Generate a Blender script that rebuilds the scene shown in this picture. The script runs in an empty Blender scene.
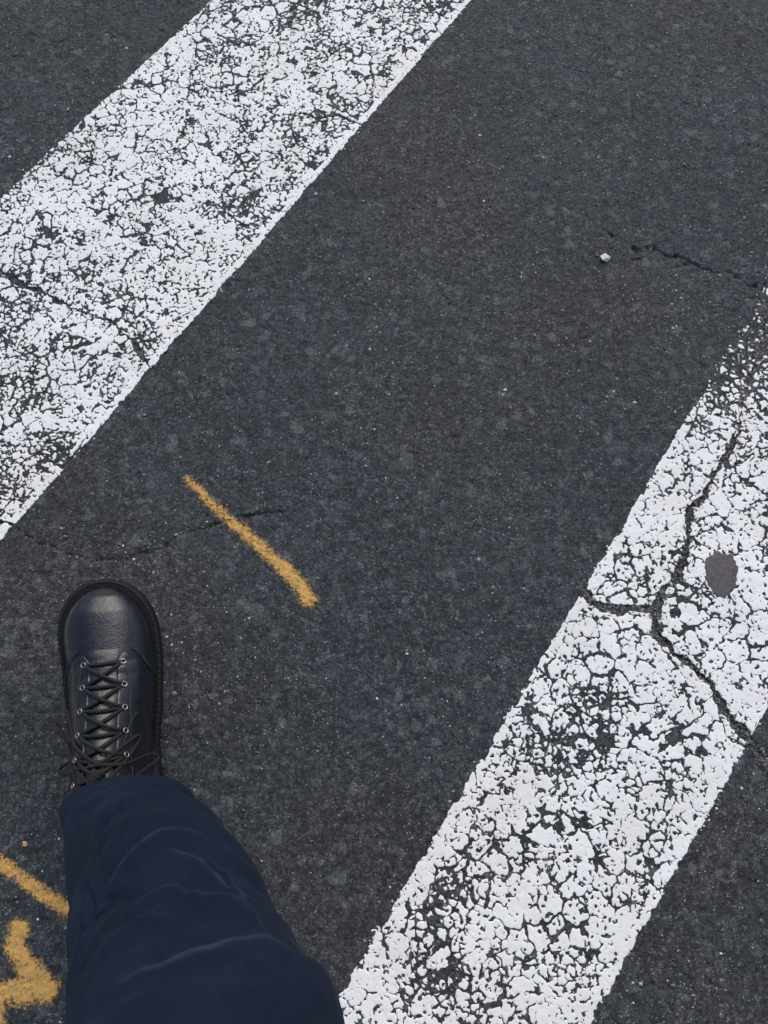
import bpy, math, random
import numpy as np
from mathutils import Vector, Matrix
random.seed(4); rng = np.random.default_rng(7)
sc = bpy.context.scene; col = sc.collection
R = math.radians

# ------------------------------------------------------------------ camera geometry
F_PX = 828.0; TILT = R(17.0); CAM_H = 1.08
ct, st = math.cos(TILT), math.sin(TILT)
def ray(px, py):
    a = (px-384)/F_PX; b = -(py-512)/F_PX
    return np.array([a, st+b*ct, -ct+b*st])
def at(px, py, z=0.0):                     # ground point seen at a pixel of the photograph
    r = ray(px, py); k = (z-CAM_H)/r[2]
    return np.array([r[0]*k, r[1]*k, z])
def deep(px, py, d):
    return np.array([0, 0, CAM_H]) + d*ray(px, py)

# ------------------------------------------------------------------ noise fields
def h2(ix, iy, seed):
    x = (ix.astype(np.int64)*374761393 + iy.astype(np.int64)*668265263 + seed*2246822519) & 0xffffffff
    x = ((x ^ (x >> 13))*1274126177) & 0xffffffff
    x = ((x ^ (x >> 16))*2654435761) & 0xffffffff
    x = x ^ (x >> 15)
    return (x & 0xffffff)/float(0x1000000)
def vnoise(x, y, s, seed=0):               # smooth value noise, -1..1, feature size s
    x = x/s; y = y/s
    ix = np.floor(x); iy = np.floor(y); fx = x-ix; fy = y-iy
    fx = fx*fx*fx*(fx*(fx*6-15)+10); fy = fy*fy*fy*(fy*(fy*6-15)+10)
    ix = ix.astype(np.int64); iy = iy.astype(np.int64)
    a = h2(ix, iy, seed); b = h2(ix+1, iy, seed); c = h2(ix, iy+1, seed); d = h2(ix+1, iy+1, seed)
    return 2*((a+(b-a)*fx)*(1-fy)+(c+(d-c)*fx)*fy)-1
def fbm(x, y, s, seed=0, o=3, g=.5):
    t = 0; a = 1; n = 0
    for k in range(o):
        t = t+a*vnoise(x+k*.37*s, y-k*.61*s, s/2**k, seed+k*17); n += a; a *= g
    return t/n
def voro(x, y, s, seed=0):                 # F1, F2-F1 (metres) and a random number per cell
    x = x/s; y = y/s
    ix = np.floor(x).astype(np.int64); iy = np.floor(y).astype(np.int64)
    f1 = np.full(x.shape, 9.); f2 = np.full(x.shape, 9.); idr = np.zeros(x.shape)
    for dx in (-1, 0, 1):
        for dy in (-1, 0, 1):
            cx = ix+dx; cy = iy+dy
            d = np.hypot(cx+h2(cx, cy, seed)-x, cy+h2(cx, cy, seed+99)-y)
            m = d < f1
            f2 = np.where(m, f1, np.minimum(f2, d)); f1 = np.where(m, d, f1)
            idr = np.where(m, h2(cx, cy, seed+5), idr)
    return f1*s, (f2-f1)*s, idr
def sstep(a, b, x):
    t = np.clip((x-a)/(b-a), 0, 1); return t*t*(3-2*t)
def polydist(x, y, pts):                   # distance to a polyline and position along it 0..1
    best = np.full(x.shape, 9.); par = np.zeros(x.shape)
    n = len(pts)-1
    for i in range(n):
        ax, ay = pts[i][:2]; bx, by = pts[i+1][:2]
        dx, dy = bx-ax, by-ay
        t = np.clip(((x-ax)*dx+(y-ay)*dy)/(dx*dx+dy*dy+1e-12), 0, 1)
        d = np.hypot(x-ax-t*dx, y-ay-t*dy)
        m = d < best; best = np.where(m, d, best); par = np.where(m, (i+t)/n, par)
    return best, par
def G(*pp): return [at(*p) for p in pp]

# ------------------------------------------------------------------ cracks in the road (polylines, half width, depth)
MAIN = G((775,275),(764,320),(757,360),(744,390),(741,430),(722,462),(706,492),(694,508),(688,524),(687,555),(675,576),(661,596),(654,615),(657,637),(677,656),(697,672),(713,686),(721,706),(735,725),(751,741),(762,756),(800,790),(840,830))
CRACKS = [
 (MAIN, .0054, .0056),
 (G((583,583),(590,600),(604,606),(620,610),(640,609),(654,613)), .0060, .0034),
 (G((-30,515),(5,522),(30,536),(60,552),(85,560),(125,560),(160,548),(190,532),(215,525),(235,515),(262,513),(303,511)), .0027, .0062),
 (G((608,234),(625,240),(638,252),(652,246),(668,258),(690,262),(712,274),(730,272),(750,286),(775,284)), .0036, .0058),
 (G((604,243),(620,256),(646,262)), .0020, .0032),
 (G((-20,262),(40,292),(72,310),(112,322),(128,340),(153,371)), .0032, .0028),
 (G((112,322),(98,342),(60,350)), .0018, .002),
 (G((258,233),(232,216),(221,206),(200,202)), .0024, .0024),
 (G((365,128),(340,116),(322,118),(300,114)), .0025, .0024),
 (G((296,112),(292,128),(291,148)), .0025, .002),
 (G((275,126),(258,132),(244,130),(234,118),(215,112)), .0017, .002),
 (G((-10,455),(20,462),(40,452),(62,470),(86,440)), .0028, .0024),
 (G((470,770),(484,795),(478,812)), .0013, .0015),
 (G((735,430),(728,452),(726,470)), .0026, .003),
]
def crack_sdf(x, y, k=None):
    wx = x+.0014*vnoise(x, y, .0035, 35)+.0024*vnoise(x, y, .008, 31)+.003*vnoise(x, y, .022, 32)
    wy = y+.0014*vnoise(x, y, .0035, 36)+.0024*vnoise(x, y, .008, 33)+.003*vnoise(x, y, .022, 34)
    s = np.full(x.shape, 9.); dep = np.zeros(x.shape)
    for i, (P, w, dp) in enumerate(CRACKS):
        P = np.array(P); lo = P.min(0)-.03; hi = P.max(0)+.03
        m = (x > lo[0]) & (x < hi[0]) & (y > lo[1]) & (y < hi[1])
        if not m.any(): continue
        d, t = polydist(wx[m], wy[m], P)
        ww = w*(.95+.55*vnoise(x[m], y[m], .018, 41+i)+.2*vnoise(x[m], y[m], .006, 71+i)); ww = ww*(1-.75*sstep(.36, .12, t)) if i == 0 else ww; ww = ww*np.clip(.75+1.1*vnoise(x[m], y[m], .02, 91), .45, 1.35) if i > 1 else ww
        ends = np.minimum(1, np.minimum(t, 1-t)*9+.15)
        d = d/np.maximum(ends, .1)-ww
        s[m] = np.minimum(s[m], d)
        dep[m] = np.maximum(dep[m], dp*sstep(.0012, -.0022, d))
    return s, dep
def height(x, y):
    z = .0016*fbm(x, y, .22, 3, 2)+.0005*fbm(x, y, .02, 8, 2)
    return z
def road_z(x, y):
    f1, e, r = voro(x+.001*vnoise(x, y, .004, 1), y+.001*vnoise(x, y, .004, 2), .0065, 12)
    z = height(x, y)+.0013*(r-.5)*sstep(0, .0018, e)-.0005*sstep(.0010, 0, e)
    z = z+.0004*vnoise(x, y, .0032, 9)+.0004*fbm(x, y, .012, 19, 2)
    pit = sstep(.55, .8, vnoise(x, y, .011, 77)*.6+vnoise(x, y, .005, 78)*.55)
    z = z-.0012*pit
    s, dep = crack_sdf(x, y)
    z = z-dep*(.65+.5*vnoise(x, y, .0045, 88))
    return z

# ------------------------------------------------------------------ mesh helpers
def mesh_obj(name, V, faces_by_n, mat, parent=None, smooth=True, attrs=None):
    me = bpy.data.meshes.new(name)
    V = np.asarray(V, dtype=np.float32)
    loops = []; starts = []; off = 0
    for n, Fc in faces_by_n:
        Fc = np.asarray(Fc, dtype=np.int32)
        if len(Fc) == 0: continue
        loops.append(Fc.ravel()); starts.append(off+np.arange(len(Fc), dtype=np.int32)*n); off += Fc.size
    loops = np.concatenate(loops); starts = np.concatenate(starts)
    me.vertices.add(len(V)); me.vertices.foreach_set('co', V.ravel())
    me.loops.add(len(loops)); me.loops.foreach_set('vertex_index', loops.astype(np.int32))
    me.polygons.add(len(starts)); me.polygons.foreach_set('loop_start', starts.astype(np.int32))
    me.update(calc_edges=True)
    me.polygons.foreach_set('use_smooth', np.full(len(starts), smooth))
    if attrs:
        for k, v in attrs.items():
            a = me.attributes.new(k, 'FLOAT', 'POINT'); a.data.foreach_set('value', np.asarray(v, dtype=np.float32))
    me.validate()
    for m in (mat if isinstance(mat, list) else [mat]): me.materials.append(m)
    o = bpy.data.objects.new(name, me); col.objects.link(o)
    if parent: o.parent = parent
    return o
def tag(o, label=None, cat=None, group=None, kind=None):
    for k, v in (('label', label), ('category', cat), ('group', group), ('kind', kind)):
        if v: o[k] = v
    return o
def gridfaces(nu, nv, wrap=False):
    i = np.arange(nu-1)[:, None]; j = np.arange(nv if wrap else nv-1)[None, :]
    j2 = (j+1) % nv
    a = i*nv+j; b = (i+1)*nv+j; c = (i+1)*nv+j2; d = i*nv+j2
    return np.stack([np.broadcast_to(q, a.shape).ravel() for q in (a, b, c, d)], 1)

# ------------------------------------------------------------------ node helper
class NT:
    def __init__(s, name):
        s.m = bpy.data.materials.new(name); s.m.use_nodes = True
        s.t = s.m.node_tree; s.t.nodes.clear()
        s.out = s.t.nodes.new('ShaderNodeOutputMaterial'); s.b = s.n('ShaderNodeBsdfPrincipled')
        s.l(s.b.outputs[0], s.out.inputs[0])
        s.co = s.n('ShaderNodeTexCoord').outputs['Object']
    def n(s, t, **k):
        q = s.t.nodes.new(t)
        for a, v in k.items(): setattr(q, a, v)
        return q
    def l(s, a, b): s.t.links.new(a, b)
    def put(s, sock, v):
        if isinstance(v, bpy.types.NodeSocket): s.l(v, sock)
        elif hasattr(sock.default_value, '__len__') and not hasattr(v, '__len__'): sock.default_value = [v]*3+[1][:len(sock.default_value)-3]
        elif hasattr(v, '__len__') and len(sock.default_value) == 4: sock.default_value = (*v[:3], 1)
        else: sock.default_value = v
    def math(s, op, a, b=0., c=None, clamp=False):
        q = s.n('ShaderNodeMath', operation=op, use_clamp=clamp); s.put(q.inputs[0], a); s.put(q.inputs[1], b)
        if c is not None: s.put(q.inputs[2], c)
        return q.outputs[0]
    def mix(s, f, a, b, mode='MIX'):
        q = s.n('ShaderNodeMix', data_type='RGBA', blend_type=mode); s.put(q.inputs[0], f); s.put(q.inputs[6], a); s.put(q.inputs[7], b)
        return q.outputs[2]
    def noise(s, scale, det=3, rough=.55, vec=None, dist=0.):
        q = s.n('ShaderNodeTexNoise'); s.l(vec or s.co, q.inputs['Vector'])
        q.inputs['Scale'].default_value = scale; q.inputs['Detail'].default_value = det
        q.inputs['Roughness'].default_value = rough; q.inputs['Distortion'].default_value = dist
        return q.outputs['Fac']
    def vor(s, scale, feat='F1', vec=None):
        q = s.n('ShaderNodeTexVoronoi', feature=feat); s.l(vec or s.co, q.inputs['Vector']); q.inputs['Scale'].default_value = scale
        return q.outputs['Distance'], q.outputs.get('Color') if feat == 'F1' else None
    def ramp(s, v, lo, hi, a=0., b=1.):
        q = s.n('ShaderNodeMapRange', interpolation_type='SMOOTHSTEP'); s.put(q.inputs[0], v)
        for i, x in enumerate((lo, hi, a, b)): q.inputs[i+1].default_value = x
        return q.outputs[0]
    def sep(s, c):
        q = s.n('ShaderNodeSeparateColor'); s.l(c, q.inputs[0]); return q.outputs
    def bump(s, h, dist, strength=1., nrm=None):
        q = s.n('ShaderNodeBump'); q.inputs['Strength'].default_value = strength; q.inputs['Distance'].default_value = dist
        s.l(h, q.inputs['Height'])
        if nrm: s.l(nrm, q.inputs['Normal'])
        return q.outputs[0]
    def done(s, color, rough, nrm=None, spec=.5, **k):
        s.put(s.b.inputs['Base Color'], color); s.put(s.b.inputs['Roughness'], rough); s.b.inputs['Specular IOR Level'].default_value = spec
        if nrm: s.l(nrm, s.b.inputs['Normal'])
        for a, v in k.items(): s.put(s.b.inputs[a.replace('_', ' ')], v)
        return s.m

def asphalt_mat():
    t = NT('worn_asphalt')
    warp = t.n('ShaderNodeVectorMath', operation='MULTIPLY_ADD')
    wn = t.n('ShaderNodeTexNoise'); t.l(t.co, wn.inputs['Vector']); wn.inputs['Scale'].default_value = 260
    t.l(wn.outputs['Color'], warp.inputs[0]); warp.inputs[1].default_value = (.0060,)*3; t.l(t.co, warp.inputs[2])
    v = warp.outputs[0]
    d1, c1 = t.vor(165, vec=v); r1 = t.sep(c1)
    d2, c2 = t.vor(420, vec=v); r2 = t.sep(c2)
    # binder with slow tint drift: cool where worn, warm where dusty
    slow = t.ramp(t.noise(1.7, 2), .38, .62)
    base = t.mix(slow, (.0270, .0385, .0500), (.0365, .0375, .0450))
    base = t.mix(t.ramp(t.noise(60, 6, .72), .42, .72, 0, .85), base, (.095, .098, .102))
    base = t.mix(t.ramp(t.noise(5.5, 5, .65), .40, .72, 0, .6), base, (.021, .0245, .029))
    # stones of two sizes
    st1 = t.ramp(r1[0], .1, 1., .66, 1.5)
    base = t.mix(1., base, t_col(t, st1), 'MULTIPLY')
    st2 = t.ramp(r2[1], 0., 1., .6, 1.5)
    base = t.mix(1., base, t_col(t, st2), 'MULTIPLY')
    edge, _ = t.vor(165, 'DISTANCE_TO_EDGE', v)
    base = t.mix(t.ramp(edge, 0., .10, .5, 0), base, (.016, .016, .018))
    # bluish / brownish individual stones
    base = t.mix(t.ramp(r1[1], .86, .93, 0, .4), base, (.078, .092, .100))
    base = t.mix(t.ramp(r1[2], .955, .985, 0, .35), base, (.11, .085, .068))
    # polished pale aggregate tops, some of them big
    d3, c3 = t.vor(88, vec=v); r3 = t.sep(c3)
    big = t.math('MULTIPLY', t.ramp(r3[0], .93, .94), t.ramp(t.noise(420, 3), .3, .5))
    base = t.mix(t.math('MULTIPLY', big, t.ramp(r3[1], 0, 1, .12, .55)), base, t.mix(r3[2], (.13, .15, .165), (.19, .185, .18)))
    base = t.mix(t.math('MULTIPLY', t.ramp(t.noise(26, 6, .78), .60, .72), .38), base, (.15, .155, .16))
    sp = t.math('MULTIPLY', t.ramp(r2[0], .90, .93), t.ramp(d2, .46, .26))
    clus = t.ramp(t.noise(7, 3), .35, .68, .3, 1.)
    base = t.mix(t.math('MULTIPLY', t.math('MULTIPLY', sp, clus), .9), base, (.38, .40, .43))
    sp2 = t.math('MULTIPLY', t.ramp(r1[2], .004, .002), t.ramp(d1, .4, .25))
    base = t.mix(sp2, base, (.26, .10, .045))
    hh = t.math('ADD', t.math('MULTIPLY', t.ramp(d2, 0, .6, 1, 0), .6), t.noise(700, 3))
    hh = t.math('ADD', hh, t.math('MULTIPLY', t.ramp(edge, 0, .14), .9))
    nr = t.bump(hh, .0009, 1.)
    return t.done(base, t.ramp(r1[0], 0, 1, .62, .9), nr, .45)
def t_col(t, v):
    q = t.n('ShaderNodeCombineColor')
    for i in range(3): t.l(v, q.inputs[i])
    return q.outputs[0]

def paint_mat():
    t = NT('worn_white_road_paint')
    base = t.mix(t.ramp(t.noise(9, 4), .35, .7), (.84, .845, .85), (.77, .77, .765))
    base = t.mix(t.ramp(t.noise(120, 5, .7), .52, .76, 0, .55), base, (.50, .50, .51))
    base = t.mix(t.ramp(t.noise(14, 3), .66, .78, 0, .28), base, (.66, .60, .50))
    th = t.n('ShaderNodeAttribute', attribute_name='thin').outputs['Fac']     # paint worn thin over the stones
    gr = t.noise(650, 4, .75)
    f = t.ramp(t.math('ADD', t.math('MULTIPLY', th, .55), gr), .80, 1.02)
    base = t.mix(t.math('MULTIPLY', f, .8), base, (.10, .104, .112))
    hh = t.math('ADD', t.noise(420, 4, .6), t.noise(130, 2))
    return t.done(base, .62, t.bump(hh, .0002, .5), .3)
def spray_mat():
    t = NT('yellow_spray_paint')
    de = t.n('ShaderNodeAttribute', attribute_name='dens').outputs['Fac']
    gr = t.noise(430, 5, .72)
    d, c = t.vor(300); cr = t.sep(c)
    g = t.math('ADD', t.math('MULTIPLY', gr, 1.15), t.math('MULTIPLY', cr[0], .36))
    f = t.ramp(t.math('SUBTRACT', t.math('MULTIPLY', de, 1.03), g), -.30, .30)
    base = t.mix(t.ramp(t.noise(90, 4), .35, .7), (.68, .39, .10), (.52, .335, .125))
    base = t.mix(t.ramp(gr, .46, .72, 0, .75), base, (.17, .12, .07))
    t.done(base, .75, t.bump(gr, .0007, .9), .35)
    tr = t.n('ShaderNodeBsdfTransparent'); mx = t.n('ShaderNodeMixShader')
    t.l(f, mx.inputs[0]); t.l(tr.outputs[0], mx.inputs[1]); t.l(t.b.outputs[0], mx.inputs[2]); t.l(mx.outputs[0], t.out.inputs[0])
    return t.m
def plain(name, c, rough, ns=300, amt=.35, bd=.0004, spec=.5, **k):
    t = NT(name)
    n1 = t.noise(ns, 4, .6)
    base = t.mix(t.ramp(n1, .3, .7), [x*(1-amt) for x in c], [min(1, x*(1+amt)) for x in c])
    return t.done(base, rough, t.bump(n1, bd, .7), spec, **k)
def cloth_mat():
    t = NT('navy_cotton_cloth')
    uv = t.n('ShaderNodeUVMap').outputs[0]
    w = t.n('ShaderNodeTexWave', wave_type='BANDS', bands_direction='DIAGONAL'); t.l(uv, w.inputs['Vector']); lint = t.vor(190)
    w.inputs['Scale'].default_value = 210; w.inputs['Distortion'].default_value = 1.5; w.inputs['Detail'].default_value = 2
    n1 = t.noise(900, 4, .7); n2 = t.noise(16, 4, .6); n3 = t.noise(60, 4)
    base = t.mix(t.ramp(n2, .35, .7), (.0048, .0095, .0220), (.0078, .0142, .0315))
    base = t.mix(t.ramp(n1, .45, .8, 0, .45), base, (.016, .025, .047))
    fold_highlight = t.n('ShaderNodeAttribute', attribute_name='fold_highlight').outputs['Fac']     # thin highlights on the fold ridges, painted into the cloth colour
    base = t.mix(t.math('MULTIPLY', fold_highlight, t.ramp(n3, .3, .6, .3, .9)), base, (.042, .060, .095))
    base = t.mix(t.math('MULTIPLY', t.ramp(t.sep(lint[1])[0], .965, .975), t.ramp(lint[0], .12, .06, 0, .35)), base, (.16, .17, .19))
    h = t.math('ADD', t.math('MULTIPLY', w.outputs['Fac'], .12), t.math('ADD', n1, t.math('MULTIPLY', n3, 1.2)))
    return t.done(base, .85, t.bump(h, .0004, .8), .12, Sheen_Weight=.03, Sheen_Roughness=.5, Sheen_Tint=(.5, .65, 1.))
def leather_mat():
    t = NT('black_leather')
    d, c = t.vor(520); n = t.noise(35, 4); s = t.noise(170, 5, .7)
    base = t.mix(t.ramp(n, .35, .7), (.005, .0068, .0125), (.010, .013, .024))
    base = t.mix(t.math('MULTIPLY', t.ramp(s, .55, .8), t.ramp(n, .4, .7, .2, .9)), base, (.06, .06, .062))
    h = t.math('ADD', t.math('MULTIPLY', d, .6), t.math('ADD', t.math('MULTIPLY', n, 2.2), t.noise(90, 3)))
    return t.done(base, t.ramp(s, .3, .7, .20, .36), t.bump(h, .0005, .6), .6)

M_ASPH = asphalt_mat(); M_PAINT = paint_mat(); M_SPRAY = spray_mat(); M_CLOTH = cloth_mat(); M_LEATH = leather_mat()
M_RUB = plain('black_rubber', (.007, .007, .0078), .7, 200, .35, .0004, .3)
M_LACE = plain('black_lace_cord', (.009, .009, .011), .8, 1500, .5)
M_METAL = plain('nickel_eyelet', (.34, .33, .32), .35, 400, .2, .0001, .5, Metallic=1.)
M_SKIN = plain('skin', (.45, .27, .2), .5, 80, .12)
M_SOCK = plain('thread', (.045, .045, .05), .8, 800)
M_GUM = plain('old_chewing_gum', (.088, .078, .088), .6, 260, .28, .0010, .35)
M_STW = plain('pale_stone', (.62, .62, .66), .6, 500, .3, .0005)
M_STT = plain('tan_stone', (.50, .33, .20), .7, 500, .3, .0005)
M_STG = plain('grey_stone', (.17, .175, .185), .75, 500, .4, .0005)
M_STB = plain('brown_stone', (.15, .115, .085), .8, 500, .4, .0005)
M_STL = plain('light_grit', (.38, .39, .42), .6, 500, .3, .0005)

# ------------------------------------------------------------------ road: one sheet, fine where the photo looks, reaching far away
def axis(lo, hi, step, far):
    core = np.arange(lo, hi, step); a = []; s = step; x = hi
    while x < far: a.append(x); s *= 1.16; x += s
    b = []; s = step; x = lo-step
    while x > -far: b.append(x); s *= 1.16; x -= s
    return np.concatenate([b[::-1], core, a])
X = axis(-.78, .82, .0016, 120.); Y = axis(-.36, 1.38, .0017, 120.)
XX, YY = np.meshgrid(X, Y, indexing='ij'); xf, yf = XX.ravel(), YY.ravel()
zf = road_z(xf, yf)
fade = sstep(1.2, .2, np.maximum(np.maximum(xf-.82, -.78-xf), np.maximum(yf-1.38, -.36-yf)))
road = mesh_obj('road', np.stack([xf, yf, zf*fade], 1), [(4, gridfaces(len(X), len(Y)))], M_ASPH)
tag(road, 'dark grey cracked asphalt road surface', None, None, 'structure')

# ------------------------------------------------------------------ marching squares: real flakes of paint with thickness
def flakes(name, P, f, z, mat, thick, parent=None, attrs=None):
    """P (nu,nv,2) plan grid, f (nu,nv) >0 inside, z top height."""
    nu, nv = f.shape; inside = f > 0
    ci = np.where(inside.ravel(), np.arange(nu*nv), -1)
    cv = np.concatenate([P.reshape(-1, 2), z.reshape(-1, 1)], 1)
    vid = np.cumsum(inside.ravel())-1
    cid = np.where(inside.ravel(), vid, -1).reshape(nu, nv)
    V = [cv[inside.ravel()]]; n0 = int(inside.sum())
    A = {k: [v.ravel()[inside.ravel()]] for k, v in (attrs or {}).items()}
    def cross(fa, fb, ca, cb, aa):
        m = (fa > 0) != (fb > 0)
        t = (fa/(fa-fb+1e-20))[m]; t = np.clip(t, .05, .95)[:, None]
        pts = ca[m]+(cb[m]-ca[m])*t
        return m, pts
    C = cv.reshape(nu, nv, 3)
    mu, pu = cross(f[:-1], f[1:], C[:-1], C[1:], None)
    eu = np.full(mu.shape, -1); eu[mu] = n0+np.arange(len(pu))
    mv, pv = cross(f[:, :-1], f[:, 1:], C[:, :-1], C[:, 1:], None)
    ev = np.full(mv.shape, -1); ev[mv] = n0+len(pu)+np.arange(len(pv))
    bp = np.concatenate([pu, pv]); nb = len(bp)
    bp_top = bp.copy(); bp_top[:, 2] -= thick*.35
    bp_low = bp.copy(); bp_low[:, 2] -= thick*1.9
    V = np.concatenate([V[0], bp_top, bp_low])
    for k, v in (attrs or {}).items():
        A[k] = np.concatenate([A[k][0], v[:-1][mu], v[:, :-1][mv], v[:-1][mu], v[:, :-1][mv]])
    # corners 0..3 = (i,j),(i+1,j),(i+1,j+1),(i,j+1); edges 4..7 between them
    c = [cid[:-1, :-1], cid[1:, :-1], cid[1:, 1:], cid[:-1, 1:]]
    e = [eu[:, :-1], ev[1:, :], eu[:, 1:], ev[:-1, :]]
    allv = np.stack([q.ravel() for q in c+e], 1)
    case = sum((inside_q.ravel().astype(int) << k) for k, inside_q in enumerate([inside[:-1, :-1], inside[1:, :-1], inside[1:, 1:], inside[:-1, 1:]]))
    F = {3: [], 4: [], 5: [], 6: []}; W = []
    for k in range(1, 16):
        sel = allv[case == k]
        if len(sel) == 0: continue
        ins = [bool(k >> q & 1) for q in range(4)]
        if k in (5, 10):
            polys = [[q, 4+q, 4+(q+3) % 4] for q in range(4) if ins[q]]
        else:
            poly = []
            for q in range(4):
                if ins[q]: poly.append(q)
                if ins[q] != ins[(q+1) % 4]: poly.append(4+q)
            polys = [poly]
        for p in polys:
            F[len(p)].append(sel[:, p])
            if k != 15:
                for a in range(len(p)):
                    q1, q2 = p[a], p[(a+1) % len(p)]
                    if q1 > 3 and q2 > 3: W.append(np.stack([sel[:, q2], sel[:, q1], sel[:, q1]+nb, sel[:, q2]+nb], 1))
    fb = [(n, np.concatenate(F[n])) for n in F if F[n]]
    if W: fb.append((4, np.concatenate(W)))
    # grid runs along u then v: flip if that leaves the faces looking down
    d1 = P[1, 0]-P[0, 0]; d2 = P[0, 1]-P[0, 0]
    if d1[0]*d2[1]-d1[1]*d2[0] < 0: fb = [(n, q[:, ::-1]) for n, q in fb]
    return mesh_obj(name, V, fb, mat, parent, True, A)

GUMC = at(720, 575)
def crack_lines(x, y, s, seed, ws=1.):
    wx = x+s*.16*vnoise(x, y, s*.45, seed+3)+s*.07*vnoise(x, y, s*.16, seed+4)
    wy = y+s*.16*vnoise(x, y, s*.45, seed+5)+s*.07*vnoise(x, y, s*.16, seed+6)
    return voro(wx, wy, s, seed)
def stripe(name, e1, e2, u_rng, wear, label, seed, holes, crack_scale, solid):
    """e1, e2: the two long edges as pairs of pixels."""
    a1, b1 = at(*e1[0])[:2], at(*e1[1])[:2]; a2, b2 = at(*e2[0])[:2], at(*e2[1])[:2]
    d = (b1-a1)/np.linalg.norm(b1-a1)+(b2-a2)/np.linalg.norm(b2-a2); d /= np.linalg.norm(d); d = -d if d[1] < 0 else d
    n = np.array([-d[1], d[0]])
    if (a1-a2)@n < 0: n = -n                        # v grows from edge 2 towards edge 1
    def line(a, b):                                  # v as a function of u
        ua, va, ub, vb = a@d, a@n, b@d, b@n; k = (vb-va)/(ub-ua); return lambda u: va+(np.clip(u, u_rng[0]-.1, u_rng[1]+.1)-ua)*k
    L1, L2 = line(a1, b1), line(a2, b2)
    us = np.concatenate([np.arange(u_rng[0]-1.1, u_rng[0], .0032), np.arange(u_rng[0], u_rng[1], .00115), np.arange(u_rng[1], u_rng[1]+1.1, .0032)])
    vlo = min(L2(us).min(), L2(us).max())-.035; vhi = L1(us).max()+.035
    vs = np.arange(vlo, vhi, .00115)
    U, Vv = np.meshgrid(us, vs, indexing='ij')
    P = U[..., None]*d+Vv[..., None]*n; x, y = P[..., 0], P[..., 1]
    rag = .0012*vnoise(x, y, .006, seed+1)+.0009*vnoise(x, y, .0022, seed+2)-.0035*sstep(.25, .6, vnoise(x, y, .019, seed+9))*(1. if solid == 0 else .6)
    s1 = L1(U)-Vv+rag; s2 = Vv-L2(U)+rag            # distance inside each edge
    se = np.minimum(s1, s2)
    # wear: 0 fresh .. 1 gone
    w = np.zeros_like(x)+wear+.27*fbm(x, y, .07, seed+20, 4, .6)+.10*vnoise(x, y, .03, seed+29)
    for (px, py, rad, amt) in holes:
        c = at(px, py); q = np.hypot(x-c[0], y-c[1])/rad
        w = w+amt*np.exp(-q*q*1.6)
    rim = sstep(.012, .007, s2 if solid == 2 else (s1 if solid == 1 else se))
    w = w-.75*rim*(1 if solid else .35)
    # crack network in the paint, large and small cells
    f1, e1_, r1 = crack_lines(x, y, crack_scale, seed+40)
    f2, e2_, r2 = crack_lines(x, y, crack_scale*.46, seed+60)
    amp = fbm(x, y, .035, seed+71, 2)
    keep1 = sstep(-.35, .25, vnoise(x, y, .02, seed+73)+.35+w*.4)
    keep2 = sstep(-.05, .45, vnoise(x, y, .022, seed+75)+w*1.2-.22)
    wd1 = (.0006+.0015*np.clip(amp*1.3+.15+w*.9, 0, 1.4))*keep1*sstep(-.35, .0, w)
    wd2 = (.0006+.0013*np.clip(w*1.1+.2*amp, 0, 1.2))*keep2*sstep(-.25, .1, w)
    c1 = e1_*.55-wd1*1.0; c2 = e2_*.55-wd2
    # worn-through pits over the coarser stones
    pn = .5*vnoise(x, y, .0046, seed+81)+.38*vnoise(x*.6+y*.8, y*.6-x*.8, .0034, seed+83)+.22*vnoise(x, y, .011, seed+85)
    pit = ((.61 if solid == 0 else .60)-.55*w-pn)*.0042
    # ragged specks on top of everything
    fine = .0006*vnoise(x, y, .0034, seed+89)+.00045*vnoise(x*.8+y*.6, y*.8-x*.6, .0027, seed+90)
    cs, dep = crack_sdf(x, y)
    f = np.minimum(np.minimum(c1, c2), np.minimum(pit, cs-.0004))+fine
    gx, gy = x-GUMC[0], y-GUMC[1]
    f = np.minimum(f, se)
    # stray droplets just outside the line
    outd = -se
    fl = .5*vnoise(x, y, .0034, seed+95)+.4*vnoise(x, y, .0019, seed+96)-.50-outd/.019-.30*fbm(x, y, .05, seed+97, 2)
    f = np.maximum(f, np.where((outd > 0) & (outd < .03), fl*.004, -1))
    z = height(x, y)+.00075+.0001*vnoise(x, y, .004, 5)+.0003*rim*(1 if solid else .3)
    z = z-.0002*sstep(.0009, 0, f)
    thin = np.clip(sstep(.1, .75, w+.25*vnoise(x, y, .012, seed+98))*(.35 if solid == 0 else .7)+.45*sstep(.0012, 0, f), 0, 1)
    o = flakes(name, P, f, z, M_PAINT, .0005, None, {'thin': thin})
    return tag(o, label, 'road marking', 'white crosswalk stripes')
stripe('crosswalk_stripe', ((195,16),(0,198)), ((468,4),(26,512)), (-.22, 1.32), .13,
       'white crosswalk stripe with finely speckled cracked paint at upper left, bright solid lower edge', 100,
       [(330,40,.10,.06),(60,380,.14,.05),(205,190,.05,.18),(25,500,.06,.22),(430,40,.08,.18),(10,300,.06,.15),(130,160,.07,-.18),(60,230,.06,-.12),(105,330,.04,-.25)], .022, 2)
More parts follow.
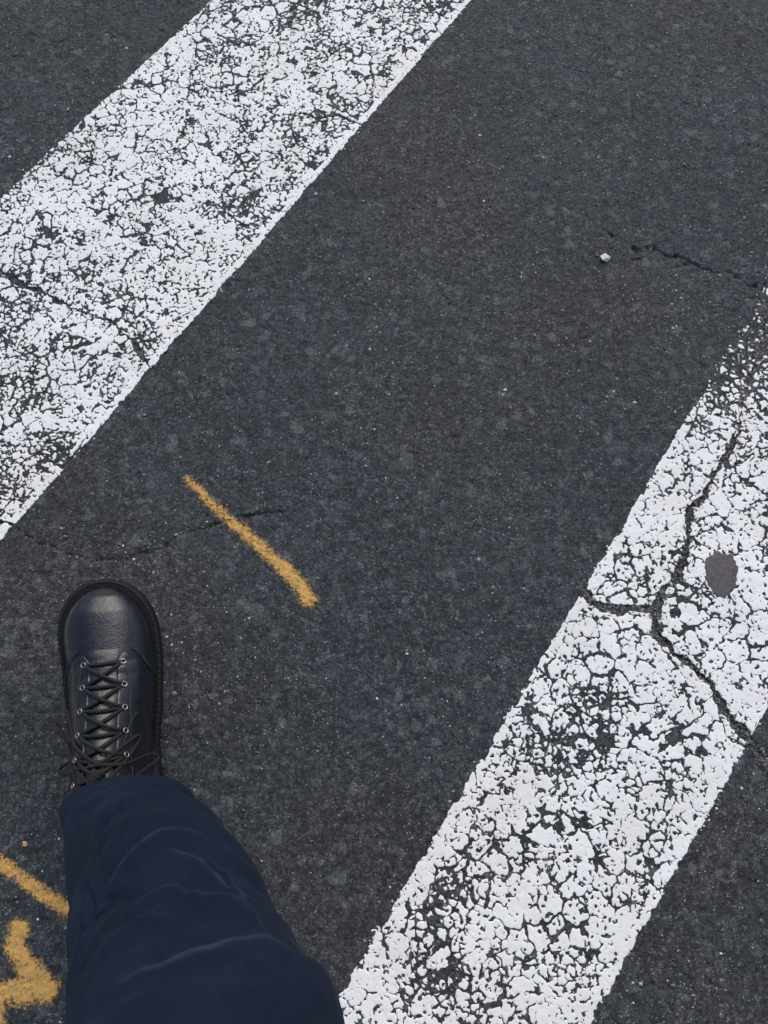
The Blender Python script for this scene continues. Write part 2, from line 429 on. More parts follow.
stripe('crosswalk_stripe', ((679,430),(345,985)), ((768,705),(599,1010)), (-.40, 1.06), .12,
       'white crosswalk stripe crossed by a wide crack, with a dark gum spot on it', 300,
       [(720,310,.10,.9),(700,392,.055,.62),(750,385,.09,.16),(755,290,.11,.9),(712,425,.04,.3),(716,372,.038,.6),(752,350,.04,.3),(735,470,.03,.25),(560,770,.045,.34),(580,735,.04,.24),(600,700,.05,.16),(540,725,.05,.25),(430,900,.028,.40),(425,965,.045,.48),(375,930,.04,.35),
        (672,622,.022,-.45),(735,440,.03,.35),(640,620,.10,.05),(690,640,.05,-.1),(730,520,.07,-.22),(625,545,.05,-.10),(470,860,.06,-.05),(470,1000,.05,.25),(730,690,.04,-.2)], .027, 0)

# ------------------------------------------------------------------ yellow spray marks: a film that follows the stones
zi_x0, zi_y0 = X, Y
Zr = (zf*fade).reshape(len(X), len(Y))
def road_interp(x, y):
    i = np.clip(np.searchsorted(X, x)-1, 0, len(X)-2); j = np.clip(np.searchsorted(Y, y)-1, 0, len(Y)-2)
    tx = (x-X[i])/(X[i+1]-X[i]); ty = (y-Y[j])/(Y[j+1]-Y[j])
    return (Zr[i, j]*(1-tx)+Zr[i+1, j]*tx)*(1-ty)+(Zr[i, j+1]*(1-tx)+Zr[i+1, j+1]*tx)*ty
def spray(strokes, label, name='spray_paint_mark', seed=0):
    allp = np.array([p for s, *_ in strokes for p in G(*s)]); lo = allp.min(0)-.03; hi = allp.max(0)+.03
    ii = np.where((X > lo[0]) & (X < hi[0]))[0]; jj = np.where((Y > lo[1]) & (Y < hi[1]))[0]
    x, y = np.meshgrid(X[ii], Y[jj], indexing='ij'); dens = np.zeros(x.shape)
    for s, w0, w1, d0, d1 in strokes:
        dd, t = polydist(x+.0005*vnoise(x, y, .01, seed), y+.0005*vnoise(x, y, .012, seed+1), G(*s))
        w = w0+(w1-w0)*t; q = dd/w
        de = (d0+(d1-d0)*t)*1.04*np.exp(-(q/1.20)**2.1)+.12*np.exp(-(q/1.6)**2)
        dens = np.maximum(dens, np.where(q < 2.2, de, 0))
    dens = dens*(1+.14*vnoise(x, y, .013, seed+7))
    z = Zr[np.ix_(ii, jj)]+.00035
    fc = gridfaces(len(ii), len(jj)); dv = dens.ravel()
    fc = fc[(dv[fc] > .10).any(1)]
    used, inv = np.unique(fc, return_inverse=True)
    V = np.stack([x.ravel(), y.ravel(), z.ravel()], 1)[used]
    o = mesh_obj(name, V, [(4, inv.reshape(-1, 4))], M_SPRAY, None, True, {'dens': dv[used]})
    return tag(o, label, 'paint mark', 'yellow spray paint marks')
spray([(((188,479),(213,505),(240,529),(266,552),(290,574),(309,599)), .0080, .0116, .70, 1.0)], 'short yellow sprayed dash on the asphalt between the two white stripes', seed=5)
spray([(((-70,825),(-30,848),(0,864),(19,875),(44,894),(62,906),(76,918)), .0094, .0094, .92, .90)], 'yellow sprayed line ending beside the navy trouser leg, upper of the two marks there', seed=15)
spray([(((19,931),(15,945),(24,962),(36,976),(46,988)), .0135, .0130, .95, .98), (((46,990),(20,992),(-15,994),(-70,996)), .0150, .0130, 1., .95),
       (((-2,1000),(0,1030),(-4,1070)), .0085, .0085, .85, .7)], 'thick yellow sprayed arrow shape in the lower left corner beside the trouser leg', seed=25)

# ------------------------------------------------------------------ gum spot and loose stones
def gum():
    c = at(720, 575); pts = [(706,560),(712,554),(724,553),(733,557),(737,568),(736,582),(731,592),(722,598),(714,594),(708,585),(705,572)]
    ring = np.array([at(*p)[:2]-c[:2] for p in pts]); nr = 12; ns = 66
    tt = np.arange(ns)/ns*len(ring); i0 = tt.astype(int); fr = (tt-i0)
    g = lambda k: ring[(i0+k) % len(ring)]
    fr = fr[:, None]
    out = .5*((2*g(0))+(-g(-1)+g(1))*fr+(2*g(-1)-5*g(0)+4*g(1)-g(2))*fr**2+(-g(-1)+3*g(0)-3*g(1)+g(2))*fr**3)
    V = []
    for k in range(nr+1):
        s = k/nr; rr = math.sin(s*math.pi/2)
        for j in range(ns):
            x, y = out[j]*max(rr, .001)*(1+.05*math.sin(j*1.9)*math.sin(j*.37)+.04*math.sin(j*.8+1)); V.append((x, y, .0011*math.cos(s*math.pi/2)**.6 if k < nr else -.0012))
    V = np.array(V); base = height(V[:, 0]+c[0], V[:, 1]+c[1])+.0011
    V[:, 2] += base+.00025*vnoise(V[:, 0], V[:, 1], .007, 4)
    o = mesh_obj('gum_spot', V, [(4, gridfaces(nr+1, ns, True))], M_GUM)
    o.location = (c[0], c[1], 0)
    tag(o, 'flat dark purplish grey chewing gum spot stuck on the right white stripe', 'gum spot')
gum()
def stone_mesh(sx, sy, sz, seed, sub=2):
    import bmesh
    bm = bmesh.new(); bmesh.ops.create_icosphere(bm, subdivisions=sub, radius=1)
    r = random.Random(seed)
    pl = [(Vector((r.uniform(-1, 1), r.uniform(-1, 1), r.uniform(-1, 1))).normalized(), r.uniform(.35, .7)) for _ in range(12)]
    for v in bm.verts:
        for n_, d_ in pl:
            q = v.co.dot(n_)
            if q > d_: v.co -= n_*(q-d_)
        v.co = Vector((v.co.x*sx, v.co.y*sy, v.co.z*sz))
    me = bpy.data.meshes.new('pebble'); bm.to_mesh(me); bm.free(); return me
def pebble(px, py, size, mat, label, seed, flat=.6, dz=0):
    c = at(px, py); me = stone_mesh(size*1.25, size*.8, size*flat, seed, 3); me.materials.append(mat)
    o = bpy.data.objects.new('pebble', me); col.objects.link(o)
    o.location = (c[0], c[1], float(road_interp(np.array([c[0]]), np.array([c[1]]))[0])+size*flat*.6+dz); o.rotation_euler = (.2, .1, seed*.7)
    return tag(o, label, 'pebble', 'loose pebbles on the road')
pebble(605, 259, .0112, M_STW, 'white chip of stone at the start of the thin crack in the upper right asphalt', 1)
pebble(597, 256, .0040, M_STB, 'small brown crumb touching the white chip of stone in the upper right asphalt', 12)
pebble(25, 843, .0042, M_STT, 'tan pebble above the yellow sprayed line at the lower left', 3)
pebble(671, 583, .0036, M_STW, 'small pale pebble lodged inside the wide crack of the right white stripe', 4)
pebble(268, 462, .0034, M_STT, 'small rusty brown pebble on the asphalt above the short yellow dash', 5)
pebble(176, 535, .0030, M_STT, 'small straw coloured crumb in the thin crack left of the short yellow dash', 6)

# loose grit: thousands of crumbs, one object
def grit(N=9500):
    tx = rng.uniform(-.75, .8, N*5); ty = rng.uniform(-.34, 1.36, N*5)
    dn = .25+.75*sstep(-.1, .5, fbm(tx, ty, .16, 55, 2)); s, _ = crack_sdf(tx, ty); dn = dn+1.2*sstep(.006, 0, s)
    k = rng.uniform(0, 1.6, N*5) < dn*.7; tx, ty = tx[k][:N], ty[k][:N]; n = len(tx)
    # extra crumbs packed in the main cracks
    ex = []
    for P, w, dp in CRACKS[:2]:
        P = np.array(P)
        for i in range(len(P)-1):
            m = int(np.linalg.norm(P[i+1]-P[i])/.0006*(w/.003)); t = rng.uniform(0, 1, m)
            ex.append(P[i, :2]+(P[i+1, :2]-P[i, :2])*t[:, None]+rng.normal(0, w*1.0, (m, 2)))
    ex = np.concatenate(ex); tx = np.concatenate([tx, ex[:, 0]]); ty = np.concatenate([ty, ex[:, 1]]); n2 = len(tx)
    base = np.array([(1,0,0),(-1,0,0),(0,1,0),(0,-1,0),(0,0,1),(0,0,-1)], float)
    fc = np.array([(0,2,4),(2,1,4),(1,3,4),(3,0,4),(2,0,5),(1,2,5),(3,1,5),(0,3,5)])
    sz = np.minimum(.0005+rng.exponential(.00038, n2), .0026); sz[n:] = np.minimum(sz[n:]*1.25, .002)
    a = rng.uniform(0, 6.28, n2); el = rng.uniform(.6, 1.5, n2)
    V = base[None]*np.ones((n2, 1, 1))*(1+rng.uniform(-.35, .35, (n2, 6, 1)))
    V[..., 0] *= el[:, None]; V[..., 2] *= .7
    ca, sa = np.cos(a)[:, None], np.sin(a)[:, None]
    vx = V[..., 0]*ca-V[..., 1]*sa; vy = V[..., 0]*sa+V[..., 1]*ca
    z = road_interp(tx, ty)
    V = np.stack([vx*sz[:, None]+tx[:, None], vy*sz[:, None]+ty[:, None], V[..., 2]*sz[:, None]+(z+sz*.35)[:, None]], 2).reshape(-1, 3)
    Fc = (fc[None]+6*np.arange(n2)[:, None, None]).reshape(-1, 3)
    o = mesh_obj('loose_grit', V, [(3, Fc)], [M_STG, M_STL, M_STB, M_STW, M_STT], None, False)
    mi = rng.choice(5, n2, p=[.40, .28, .13, .17, .02]); mi[n:] = rng.choice([0, 2, 4, 1], n2-n, p=[.62, .30, .01, .07])
    o.data.polygons.foreach_set('material_index', np.repeat(mi, 8).astype(np.int32))
    tag(o, 'tiny loose stone crumbs scattered over the asphalt', 'grit', None, 'stuff')
grit()

# ------------------------------------------------------------------ the person: leg in navy trousers, black lace-up boot, heel just touching down
def interp(xs, ys, x): return np.interp(x, xs, ys)
def smooth_curve(P, n):
    P = np.asarray(P, float); m = len(P); out = []
    for i in range(n):
        t = i/(n-1)*(m-1); k = min(int(t), m-2); f = t-k
        p0, p1, p2, p3 = P[max(k-1, 0)], P[k], P[k+1], P[min(k+2, m-1)]
        out.append(.5*(2*p1+(p2-p0)*f+(2*p0-5*p1+4*p2-p3)*f*f+(3*p1-p0-3*p2+p3)*f**3))
    return np.array(out)
# stations of the trouser leg: x, y, z, radius, ring tilt towards horizontal
ST = []
for (px, py, w, d) in [(127,832,141,.84), (162,905,180,.715), (179,975,214,.645), (203,1078,276,.56)]:
    p = deep(px, py, d); ST.append([*p, w/2*d/F_PX*.985])
kx, ky, kz, kr = ST[-1]
ST += [[kx+.008, ky-.055, kz+.035, kr+.006], [kx+.01, ky-.16, kz+.10, .098], [kx-.01, ky-.24, kz+.24, .104], [kx-.01, ky-.28, kz+.38, .110]]
NR, NS = 420, 300
C = smooth_curve(ST, NR); cen, rad = C[:, :3], C[:, 3]
arc = np.concatenate([[0], np.cumsum(np.linalg.norm(np.diff(cen, axis=0), axis=1))])
tan = np.gradient(cen, axis=0); tan /= np.linalg.norm(tan, axis=1)[:, None]
wv = sstep(.0, .09, arc)[:, None]
nrm0 = np.array([-.22, -.52, .84]); nrm0 /= np.linalg.norm(nrm0)
ax = nrm0*(1-wv)+tan*wv; ax /= np.linalg.norm(ax, axis=1)[:, None]
fwd = np.array([0, 1., .25]); u2 = fwd-(ax@fwd)[:, None]*ax; u2 /= np.linalg.norm(u2, axis=1)[:, None]   # front of the leg
u1 = np.cross(u2, ax)                                                                                    # its right side
th = np.arange(NS)/NS*2*math.pi                                                                          # 0 = right, pi/2 = front
S_, T_ = np.meshgrid(arc, th, indexing='ij')
disp = np.zeros(S_.shape); fold_highlight = np.zeros(S_.shape)
def ridge(s0, k, ph, w, amp, thc, thw, sharp=1., highlight_amt=.5):
    global disp, fold_highlight
    dth = np.angle(np.exp(1j*(T_-thc)))
    s_c = s0+k*np.cos(T_-ph)+.0022*np.sin(3*T_+s0*90)+.0012*np.sin(7*T_+s0*300)
    env = np.exp(-(dth/thw)**4); d = S_-s_c
    prof = np.exp(-np.abs(d/(w*np.where(d > 0, 1.5, .30)))**1.5)
    disp += 1.9*amp*env*prof
    fold_highlight = np.maximum(fold_highlight, highlight_amt*.75*env*np.exp(-((d-.0008)/(.0012*sharp))**2)*(1-np.abs(dth/thw/1.25)**2).clip(0, 1))
ridge(.232, .020, 1.2, .020, .0026, 1.2, 1.4, 1, .0)
ridge(.30, .02, 2., .03, .005, 1.2, 2., 1, .1); ridge(.37, -.03, 1., .03, .005, 2.2, 2., 1, .1)
# creases laid over the front of the shin, found on the bare tube by where the photograph shows them
P0 = cen[:, None, :]+u1[:, None, :]*(np.cos(T_)*rad[:, None])[..., None]+u2[:, None, :]*(np.sin(T_)*rad[:, None])[..., None]
Nn = u1[:, None, :]*np.cos(T_)[..., None]+u2[:, None, :]*np.sin(T_)[..., None]
vd = P0-np.array([0, 0, CAM_H]); dep_ = vd[..., 1]*st-vd[..., 2]*ct
qx = 384+F_PX*vd[..., 0]/dep_; qy = 512-F_PX*(vd[..., 1]*ct+vd[..., 2]*st)/dep_
back = (Nn*vd).sum(-1) > -.05*np.linalg.norm(vd, axis=-1)
TW = np.angle(np.exp(1j*(T_-1.2)))                # seam of the unrolled leg kept at the back
def fold(pix, amp, w, highlight_amt, lo_side=1.):
    global disp, fold_highlight
    pts = []
    for (a, b) in pix:
        q = (qx-a)**2+(qy-b)**2+np.where(back, 1e7, 0); q = np.where(q < 8, dep_, q+10); k = np.unravel_index(np.argmin(q), q.shape); pts.append((S_[k], max(TW[k], -1.35)*.085))
    pts = smooth_curve(np.array(pts), len(pts)*5)
    X_ = S_+.0009*vnoise(S_, TW*.085, .010, 201)+.0012*vnoise(S_, TW*.085, .03, 202); Y_ = TW*.085
    d, t = polydist(X_, Y_, pts)
    ln = np.interp(Y_, *(lambda o: (pts[o, 1], pts[o, 0]))(np.argsort(pts[:, 1])))
    side = np.where(X_ > ln, 1., -1.)             # + towards the knee
    env = np.sin(np.clip(t, 0, 1)*math.pi).clip(0, 1)**.45
    ww = w*np.where(side*lo_side > 0, 2.0, .45)
    disp += amp*env*np.exp(-(d/ww)**1.4)
    fold_highlight = np.maximum(fold_highlight, highlight_amt*.75*env*np.exp(-((d-.0004)/.0017)**2))  # pale line along the ridge, its highlight painted as colour
fold([(104,890),(118,862),(145,840),(180,826),(205,832)], .0062, .0065, .55)
fold([(206,852),(218,866),(230,882),(244,904)], .0052, .0060, .50)
fold([(168,846),(190,853),(204,866),(224,886),(246,912),(262,934)], .0046, .0055, .75)
fold([(120,908),(150,886),(176,882),(196,896),(227,904),(252,920),(272,943)], .0055, .0070, .45)
fold([(118,986),(157,966),(196,949),(235,941),(264,944),(284,958)], .0070, .0085, .80)
fold([(84,862),(92,830),(104,812),(122,802)], -.0085, .0060, .0)
fold([(76,880),(86,905),(84,940),(78,975)], -.0050, .0070, .0)
fold([(100,950),(122,925),(150,912),(178,915)], .0030, .0060, .15)
fold([(130,1010),(175,990),(225,985),(270,996),(300,1015)], .0030, .0110, .12)
fold([(96,860),(104,838),(120,822),(146,812)], .0030, .0055, .10)
# side folds low on the left, and soft lengthwise waves
dl = np.angle(np.exp(1j*(T_-2.55)))
disp += -.010*np.exp(-(dl/.35)**2)*np.exp(-((S_-.055)/.035)**2)
disp += .005*np.exp(-(np.angle(np.exp(1j*(T_-3.0)))/.4)**2)*np.exp(-(S_/.03)**2)
disp += .017*np.exp(-(np.angle(np.exp(1j*(T_-.72)))/.42)**2)*np.exp(-(S_/.035)**2)-.007*np.exp(-(np.angle(np.exp(1j*(T_-1.85)))/.5)**2)*np.exp(-(S_/.04)**2)
disp -= .011*np.exp(-(np.angle(np.exp(1j*(T_-3.0)))/.55)**2)*np.exp(-((S_-.085)/.032)**2)
disp += .0035*vnoise(T_*.085+.35*S_, S_*1.4, .034, 260)*np.exp(-(TW/1.7)**6)*sstep(.015, .05, S_)+.0022*np.sin(2*T_+4+S_*14)*sstep(.0, .05, S_)+.0014*np.sin(5*T_+S_*33)
disp += .0012*fbm(T_*.05+7*0, S_, .030, 61, 3)*np.sin(T_/2)**.5+.0010*vnoise(np.cos(T_)*.07+3, S_+np.sin(T_)*.07, .012, 66)
disp -= .0010*np.exp(-((S_-.022)/.0012)**2)      # hem stitching groove
disp += .0009*sstep(.0225, .0215, S_)
rr = rad[:, None]+disp
hemdrop = (1-wv)[:, 0][:, None]*(.004*np.sin(T_*2+.5)+.003*np.sin(3*T_))
Pt = cen[:, None, :]+u1[:, None, :]*(np.cos(T_)*rr)[..., None]+u2[:, None, :]*(np.sin(T_)*rr*.97)[..., None]-ax[:, None, :]*hemdrop[..., None]
inn = [Pt[k]-(Pt[k]-cen[k])*(.0022/rad[k]) for k in (0, 6, 16, 40)]
Pa = np.concatenate([np.array(inn[::-1]), Pt]); ra = np.concatenate([np.zeros((4, NS)), fold_highlight])
person = bpy.data.objects.new('person', None)
# body: a bare shin, knee and thigh inside the cloth, foot inside the boot, one continuous surface
HEEL = np.array([-.309, -.086, .0075]); YAW = R(4.2); PITCH = R(17); BL = .318
Bm = Matrix.Translation(Vector(HEEL)) @ Matrix.Rotation(YAW, 4, 'Z') @ Matrix.Rotation(PITCH, 4, 'X') @ Matrix.Rotation(R(8), 4, 'Y')
def bw(p): return np.array(Bm @ Vector(p))
path = [(*bw((0, .275, .050)), .012), (*bw((0, .235, .050)), .024), (*bw((0, .17, .055)), .028), (*bw((0, .10, .075)), .032), (*bw((0, .075, .12)), .030), (*bw((0, .066, .17)), .029)]
for k in (85, 120, 160, 215, 260, 320, 380, NR-1): path.append((*cen[k], min(rad[k]*.60, .075)))
BC = smooth_curve(path, 90); bt = np.gradient(BC[:, :3], axis=0); bt /= np.linalg.norm(bt, axis=1)[:, None]
sx_ = np.array([1., 0, 0]); b1 = sx_-(bt@sx_)[:, None]*bt; b1 /= np.linalg.norm(b1, axis=1)[:, None]; b2 = np.cross(bt, b1)
ta = np.arange(32)/32*2*math.pi
Bv = BC[:, None, :3]+(np.cos(ta)[None, :, None]*b1[:, None]+np.sin(ta)[None, :, None]*b2[:, None])*BC[:, 3][:, None, None]
Bv = np.concatenate([np.repeat(BC[:1, None, :3], 32, 1), Bv, np.repeat(BC[-1:, None, :3], 32, 1)])
person = mesh_obj('person', Bv.reshape(-1, 3), [(4, gridfaces(92, 32, True))], M_SKIN)
tag(person, 'person in dark navy trousers stepping forward in a black lace-up boot', 'person')
tr = mesh_obj('trouser_leg', Pa.reshape(-1, 3), [(4, gridfaces(NR+4, NS, True))], M_CLOTH, person, True, {'fold_highlight': ra.ravel()})
me = tr.data; uvl = me.uv_layers.new(name='UVMap')
li = np.empty(len(me.loops), np.int32); me.loops.foreach_get('vertex_index', li)
ii = li//NS; jj = li % NS
uvv = np.stack([jj/NS*.5, np.concatenate([[0]*4, arc])[ii]], 1)
uvl.data.foreach_set('uv', uvv.astype(np.float32).ravel())

# --- boot, in its own frame: x across, y from heel to toe, z up from the sole plane
SOLE = .030
tH = [0, .004, .012, .028, .05, .075, .10, .13, .16, .19, .215, .235, .255, .32]
vH = [.0, .013, .024, .035, .042, .050, .061, .079, .097, .119, .142, .166, .186, .188]
def sole_hw(y):
    t = BL-y
    base = interp([0, .06, .11, .16, .20, .24, .318], [.0575, .0575, .0565, .0535, .0485, .0475, .0475], t)
    front = np.clip(1-((.074-t)/.074).clip(0, 1)**2.15, 0, 1)**(1/2.05)
    back = np.clip(1-((t-(BL-.042))/.042).clip(0, 1)**2.2, 0, 1)**(1/2.2)
    return base*front*back
def sole_cx(y):
    t = BL-y; return interp([0, .05, .1, .18, .25, .318], [-.004, -.002, .001, -.001, .0, .001], t)
UIN = .0068
def up_hw(y):                                        # the upper sits inside the welt
    yy = BL/2+(y-BL/2)*(BL/(BL-2*UIN)); return np.maximum(sole_hw(np.clip(yy, 0, BL))-UIN*np.where(sole_hw(np.clip(yy, 0, BL)) > UIN, 1, 0), .0003)
def up_H(y):
    t = np.clip(BL-UIN-y, 0, 1); return interp(tH, vH, t)
Hs_y = np.linspace(0, BL, 400); Hs = up_H(Hs_y)
ker = np.exp(-(np.arange(-24, 25)/9.)**2); ker /= ker.sum()
Hsm = np.convolve(np.pad(Hs, 24, mode='edge'), ker, 'valid')
tt_ = BL-UIN-Hs_y; Hsm = np.where(tt_ < .02, Hs, Hsm*sstep(.02, .04, tt_)+Hs*(1-sstep(.02, .04, tt_)))
def H_(y): return np.interp(y, Hs_y, Hsm)
def expo(y):
    t = BL-y; return interp([0, .05, .1, .16, .22, .32], [2.5, 2.35, 2.1, 2.0, 2.1, 2.5], t)
def crease(x, y):                                    # flex creases across the ball of the foot
    t = BL-y; e = np.exp(-(x/.04)**2)
    return -.0016*(np.exp(-((t-.088-.10*abs(x)-.002*np.sin(x*120))/.0022)**2)+.8*np.exp(-((t-.100-.15*abs(x))/.002)**2))*(.35+.65*np.minimum(1, abs(x)/.03))
def SZ(x, y, off=0.):                                # top surface of the upper
    x = np.asarray(x, float); y = np.asarray(y, float)
    hw = up_hw(y); n = expo(y); q = np.clip(abs(x-sole_cx(y))/hw, 0, .999)
    return SOLE+H_(y)*(1-q**n)**(1/n)+crease(x, y)+off
def SN(x, y):
    e = .001; gx = (SZ(x+e, y)-SZ(x-e, y))/(2*e); gy = (SZ(x, y+e)-SZ(x, y-e))/(2*e)
    n = np.array([-gx, -gy, 1.]); return n/np.linalg.norm(n)
# upper
ny, nth = 150, 72
ys = (BL-UIN)-((1-np.cos(np.linspace(0, math.pi, ny)))/2)**1.25*(BL-2*UIN)
ang = np.linspace(0, math.pi, nth)
V = np.zeros((ny, nth, 3))
for i, y in enumerate(ys):
    hw = float(up_hw(y)); n = float(expo(y)); Hh = float(H_(y)); c, s = np.cos(ang), np.sin(ang)
    x = hw*np.sign(c)*abs(c)**(2/n); z = Hh*s**(2/n)
    # ankle draws in above the foot
    t = BL-y; dr = sstep(.14, .24, t)*sstep(.03, .11, z); x = x*(1-.14*dr)
    V[i, :, 0] = x+sole_cx(y); V[i, :, 1] = y; V[i, :, 2] = SOLE-.003+z+crease(x, y)*sstep(.02, .04, z)
foot = mesh_obj('boot', V.reshape(-1, 3), [(4, gridfaces(ny, nth)[:, ::-1])], M_LEATH, person)
foot.matrix_parent_inverse = Matrix.Identity(4); foot.matrix_local = Bm
foot['label'] = 'black leather lace-up ankle boot with toe raised'
# outsole: stacked outlines, welt on top
def outline(n, inset):
    yb = np.concatenate([BL-(1-np.cos(np.linspace(0, math.pi, n)))/2*BL]); hw = sole_hw(yb)
    pts = np.concatenate([np.stack([sole_cx(yb)+hw, yb], 1), np.stack([sole_cx(yb)-hw, yb], 1)[::-1][1:-1]])
    c = np.array([0, BL/2]); v = pts-c; ln = np.linalg.norm(v, axis=1)[:, None]
    d = np.array([v[:, 0]/.058, v[:, 1]/(BL/2)]).T; d /= np.linalg.norm(d, axis=1)[:, None]
    return pts-d*inset
rings = [(.0, .035), (.0, .004), (.0015, .0015), (.010, .0005), (.0125, .0028), (.0150, .0006), (.0235, .0), (.0250, .0020), (.0265, .0005), (.0300, .0), (.0320, .0012), (.0325, .004), (.0325, .020)]
OV = []
for z, ins in rings:
    o_ = outline(90, ins); q = np.zeros((len(o_), 3)); q[:, :2] = o_; q[:, 2] = z
    # toe spring and raised arch between heel block and tread
    t = BL-o_[:, 1]
    if z < .014: q[:, 2] += .008*sstep(.19, .205, t)*sstep(.235, .225, t)
    q[:, 2] += .006*sstep(.07, 0, t)**1.5*(1-z/.033)
    OV.append(q)
nO = len(OV[0]); OV = np.array(OV)
OV = np.concatenate([np.repeat(OV[:1].mean(1, keepdims=True), nO, 1), OV])
mesh_obj('outsole', OV.reshape(-1, 3), [(4, gridfaces(len(OV), nO, True))], M_RUB, foot)
# helper tubes
def tube(name, pts, r, mat, parent, ns=8, n=None, flat=1.):
    P = smooth_curve(pts, n or len(pts)*6); t = np.gradient(P, axis=0); t /= np.linalg.norm(t, axis=1)[:, None]+1e-9
    up = np.array([0, 0, 1.]); a = np.cross(t, up); a /= np.linalg.norm(a, axis=1)[:, None]+1e-9; b = np.cross(a, t)
    g = np.arange(ns)/ns*2*math.pi
    V = P[:, None]+r*(np.cos(g)[None, :, None]*a[:, None]+flat*np.sin(g)[None, :, None]*b[:, None])
    V = np.concatenate([np.repeat(P[:1, None], ns, 1), V, np.repeat(P[-1:, None], ns, 1)])
    return V.reshape(-1, 3), gridfaces(len(P)+2, ns, True)
def tubes(name, lst, mat, parent):
    Vs = []; Fs = []; o = 0
    for a in lst:
        v, f = tube(None, a[0], a[1], None, None, flat=a[2] if len(a) > 2 else 1.); Vs.append(v); Fs.append(f+o); o += len(v)
    return mesh_obj(name, np.concatenate(Vs), [(4, np.concatenate(Fs))], mat, parent)
# welt stitches
wy = outline(150, .0030); lst = []
for k in range(0, len(wy), 2):
    a, b = wy[k], wy[(k+1) % len(wy)]
    if np.linalg.norm(a-b) > .0005: lst.append(([(a[0], a[1], .0328), ((a[0]+b[0])/2, (a[1]+b[1])/2, .0333), (b[0], b[1], .0328)], .00055))
tubes('stitching', lst, M_SOCK, foot)
# tongue: padded leaf rising between the facings
def sheet(name, xf_, y0, y1, nx, nyy, off, th, mat, edge=.35):
    V = []
    for i in range(nyy):
        s = i/(nyy-1); y = y0+(y1-y0)*s
        xa, xb = xf_(s, y)
        for j in range(nx):
            q = j/(nx-1); x = xa+(xb-xa)*q
            e = min(q, 1-q)*2; e2 = min(s*4, 1.)
            hh = off+th*(min(e/edge, 1)**.5)*(min(e2*3, 1)**.5)
            V.append((x, y, float(SZ(x, y))+hh*(1+.6*float(sstep(.1, .2, BL-y)))))
    return mesh_obj(name, np.array(V), [(4, gridfaces(nyy, nx)[:, ::-1])], mat, foot)
Y0 = BL-.080; Y1 = BL-.245
sheet('tongue', lambda s, y: (-.019+sole_cx(y), .019+sole_cx(y)), Y0+.004, Y1, 21, 60, .0006, .0016+.0, M_LEATH)
for sd in (1, -1):
    def xf_(s, y, sd=sd):
        inn = .0125+.004*s; wid = .0255*min(1, (1-(1-min(s/.10, 1))**2)**.5+.05)+.006*s
        mid = inn+.0125
        lo = mid-(mid-inn)*min(1, .25+(s/.08)); c = sole_cx(y)
        return (c+sd*lo, c+sd*(mid+(wid-.0125)*min(1, .3+s/.09))) if sd > 0 else (c-(mid+(wid-.0125)*min(1, .3+s/.09)), c-lo)
    sheet('lace_facing', xf_, Y0, Y1, 17, 70, .0004, .0028, M_LEATH, .2)
# seam between vamp and quarter running down both sides
for sd in (1, -1):
    lst = []
    for o_ in (0, .0022):
        P = []
        for k in range(14):
            s = k/13; x = sd*(.030+.020*s); y = Y0+.004-o_-.035*s**1.6; P.append((x, y, float(SZ(x, y))+.0006))
        lst.append((P, .0005))
    tubes('seam', lst, M_SOCK, foot)
# stitched edge of each facing
for sd in (1, -1):
    P = []
    for k in range(16):
        s = k/15; x = sd*(.0125+.004*s+.0145*min(1, .75+s)); y = Y0-.006-(Y0-Y1-.012)*s; P.append((x+sole_cx(y), y, float(SZ(x+sole_cx(y), y))+.0036+.0018*float(sstep(.1, .2, BL-y))))
    tubes('seam', [(P, .0005)], M_SOCK, foot)
# eyelets
rows = np.linspace(.012, .150, 7); EY = {}
def torus(R1, r1, n1=20, n2=8):
    V = []
    for i in range(n1):
        a = i/n1*2*math.pi
        for j in range(n2):
            b = j/n2*2*math.pi; V.append(((R1+r1*math.cos(b))*math.cos(a), (R1+r1*math.cos(b))*math.sin(a), r1*math.sin(b)))
    f = []
    for i in range(n1):
        for j in range(n2): f.append((i*n2+j, ((i+1) % n1)*n2+j, ((i+1) % n1)*n2+(j+1) % n2, i*n2+(j+1) % n2))
    return np.array(V), np.array(f)
tv, tf = torus(.0027, .00085)
ey0 = None
for k, dt in enumerate(rows):
    for sd in (1, -1):
        y = Y0-dt; s = dt/(Y0-Y1); x = sole_cx(y)+sd*(.0125+.004*s+.0072)
        n = SN(x, y); z = float(SZ(x, y)); p = Vector((x, y, z))+Vector(n)*(.0036+.002*float(sstep(.1, .2, BL-y)))
        EY[(k, sd)] = (p, Vector(n))
        if ey0 is None:
            ey0 = mesh_obj('eyelet', tv, [(4, tf)], M_METAL, foot); o = ey0
        else:
            o = ey0.copy(); col.objects.link(o); o.parent = foot
        o.matrix_local = Matrix.Translation(p) @ Vector((0, 0, 1)).rotation_difference(Vector(n)).to_matrix().to_4x4()
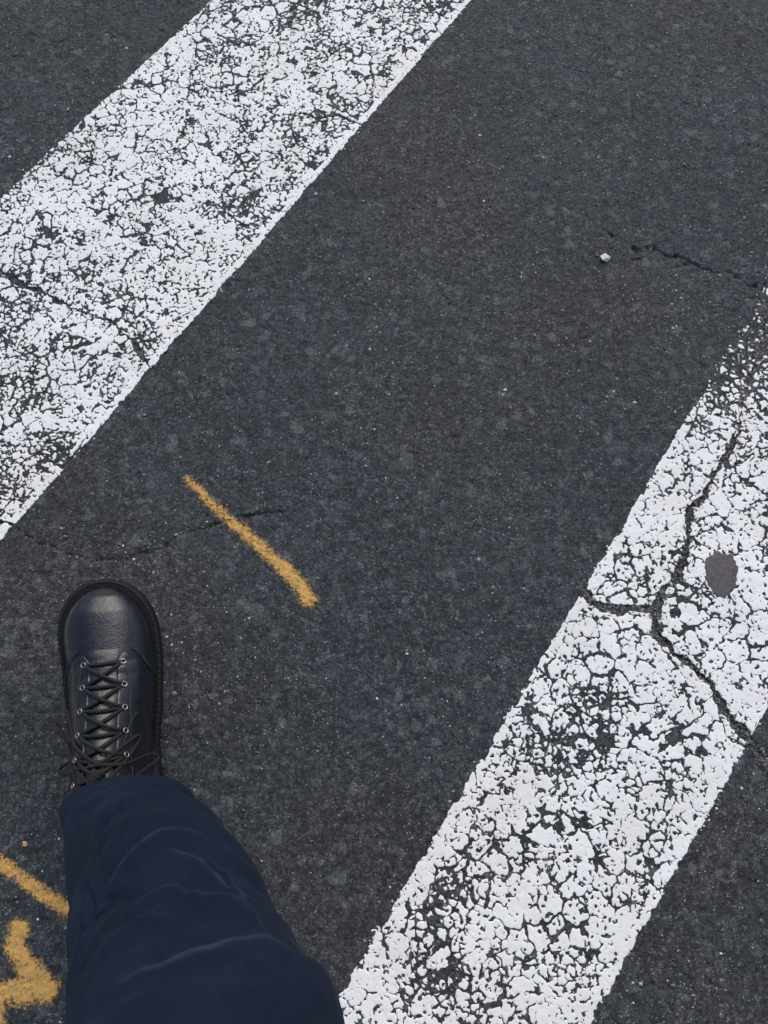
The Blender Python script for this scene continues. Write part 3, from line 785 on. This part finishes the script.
# laces: straight bars across the tongue plus crossings, then knot, loops and ends
lst = []
def lace_run(a, b, lift, n=9):
    P = []
    for q in np.linspace(0, 1, n):
        x = a[0].x+(b[0].x-a[0].x)*q; y = a[0].y+(b[0].y-a[0].y)*q; up = float(sstep(.1, .2, BL-y))*.0018
        P.append(Vector((x, y, float(SZ(x, y))+up+.0040+(lift*math.sin(q*math.pi)**.6 if 0 < q < 1 else -.004))))
    return P
for k in range(7):
    lst.append((lace_run(EY[(k, -1)], EY[(k, 1)], .0010), .0022, .8))
    if k < 6:
        for sd in (1, -1): lst.append((lace_run(EY[(k, sd)], EY[(k+1, -sd)], .0022 if sd > 0 else .0046), .0022, .8))
kx_, ky_ = 0., Y0-.118
K = Vector((0, ky_+.004, float(SZ(0, ky_+.004))+.010))
for q in range(6): lst.append(([K+Vector((math.cos(a)*.0062, math.sin(a+q)*.0048, .0035*math.sin(a*2+q))) for a in np.linspace(0, 5.5, 9)+q], .0021))
def surfpt(x, y, o): return (x, y, float(SZ(x, y))+o)
for sd, out, dy in ((-1, .060, .036), (1, .050, -.012), (-1, .056, -.012), (1, .036, .022)):
    L_ = []
    for a in np.linspace(0, 1, 13):
        ph = a*math.pi; x = sd*out*math.sin(ph)**.9; y = K.y+dy*math.sin(ph)+.010*math.cos(ph)*1.0
        lim = float(up_hw(y)); xx = np.clip(x, -lim*.93, lim*.93)
        z = float(SZ(xx, y))+.006-max(0, abs(x)-lim*.93)*1.2
        L_.append((x, y, z+.004*(1-math.sin(ph))))
    lst.append((L_, .0019))
for sd, ex_, ey_ in ((-1, -.046, .050), (1, .034, .046)):
    L_ = []
    for a in np.linspace(0, 1, 9):
        x = ex_*a**.8; y = K.y+ey_*a+.004*math.sin(a*9); lim = float(up_hw(y))*.95
        L_.append((x, y, float(SZ(np.clip(x, -lim, lim), y))+.0065-.002*a))
    lst.append((L_, .0019))
tubes('lace', lst, M_LACE, foot)

# ------------------------------------------------------------------ light, camera
w = bpy.data.worlds.new('World'); sc.world = w; w.use_nodes = True
nt = w.node_tree; bg = nt.nodes['Background']; sky = nt.nodes.new('ShaderNodeTexSky'); sky.sky_type = 'NISHITA'
sky.sun_disc = False; SE, SR = R(48), R(14)
sky.sun_elevation = SE; sky.sun_rotation = SR; sky.air_density = 1.3; sky.dust_density = 3.5; sky.ozone_density = 1.
nt.links.new(sky.outputs[0], bg.inputs[0]); bg.inputs[1].default_value = .12
ld = bpy.data.lights.new('sun', 'SUN'); ld.energy = 1.35; ld.angle = R(55); ld.color = (1, .972, .94)
lo = bpy.data.objects.new('sun', ld); col.objects.link(lo)
dv = Vector((math.sin(SR)*math.cos(SE)*1, math.cos(SR)*math.cos(SE), math.sin(SE)))
lo.rotation_euler = dv.to_track_quat('Z', 'Y').to_euler()
cd = bpy.data.cameras.new('camera'); cam = bpy.data.objects.new('camera', cd); col.objects.link(cam); sc.camera = cam
cd.sensor_fit = 'VERTICAL'; cd.sensor_height = 24; cd.lens = F_PX/1024*24; cd.clip_start = .02; cd.clip_end = 1000
cam.location = (0, 0, CAM_H); cam.rotation_euler = (TILT, 0, 0)
sc.render.resolution_x = 768; sc.render.resolution_y = 1024
vs = sc.view_settings; vs.view_transform = 'Standard'; vs.look = 'None'; vs.exposure = 0.06; vs.gamma = 1
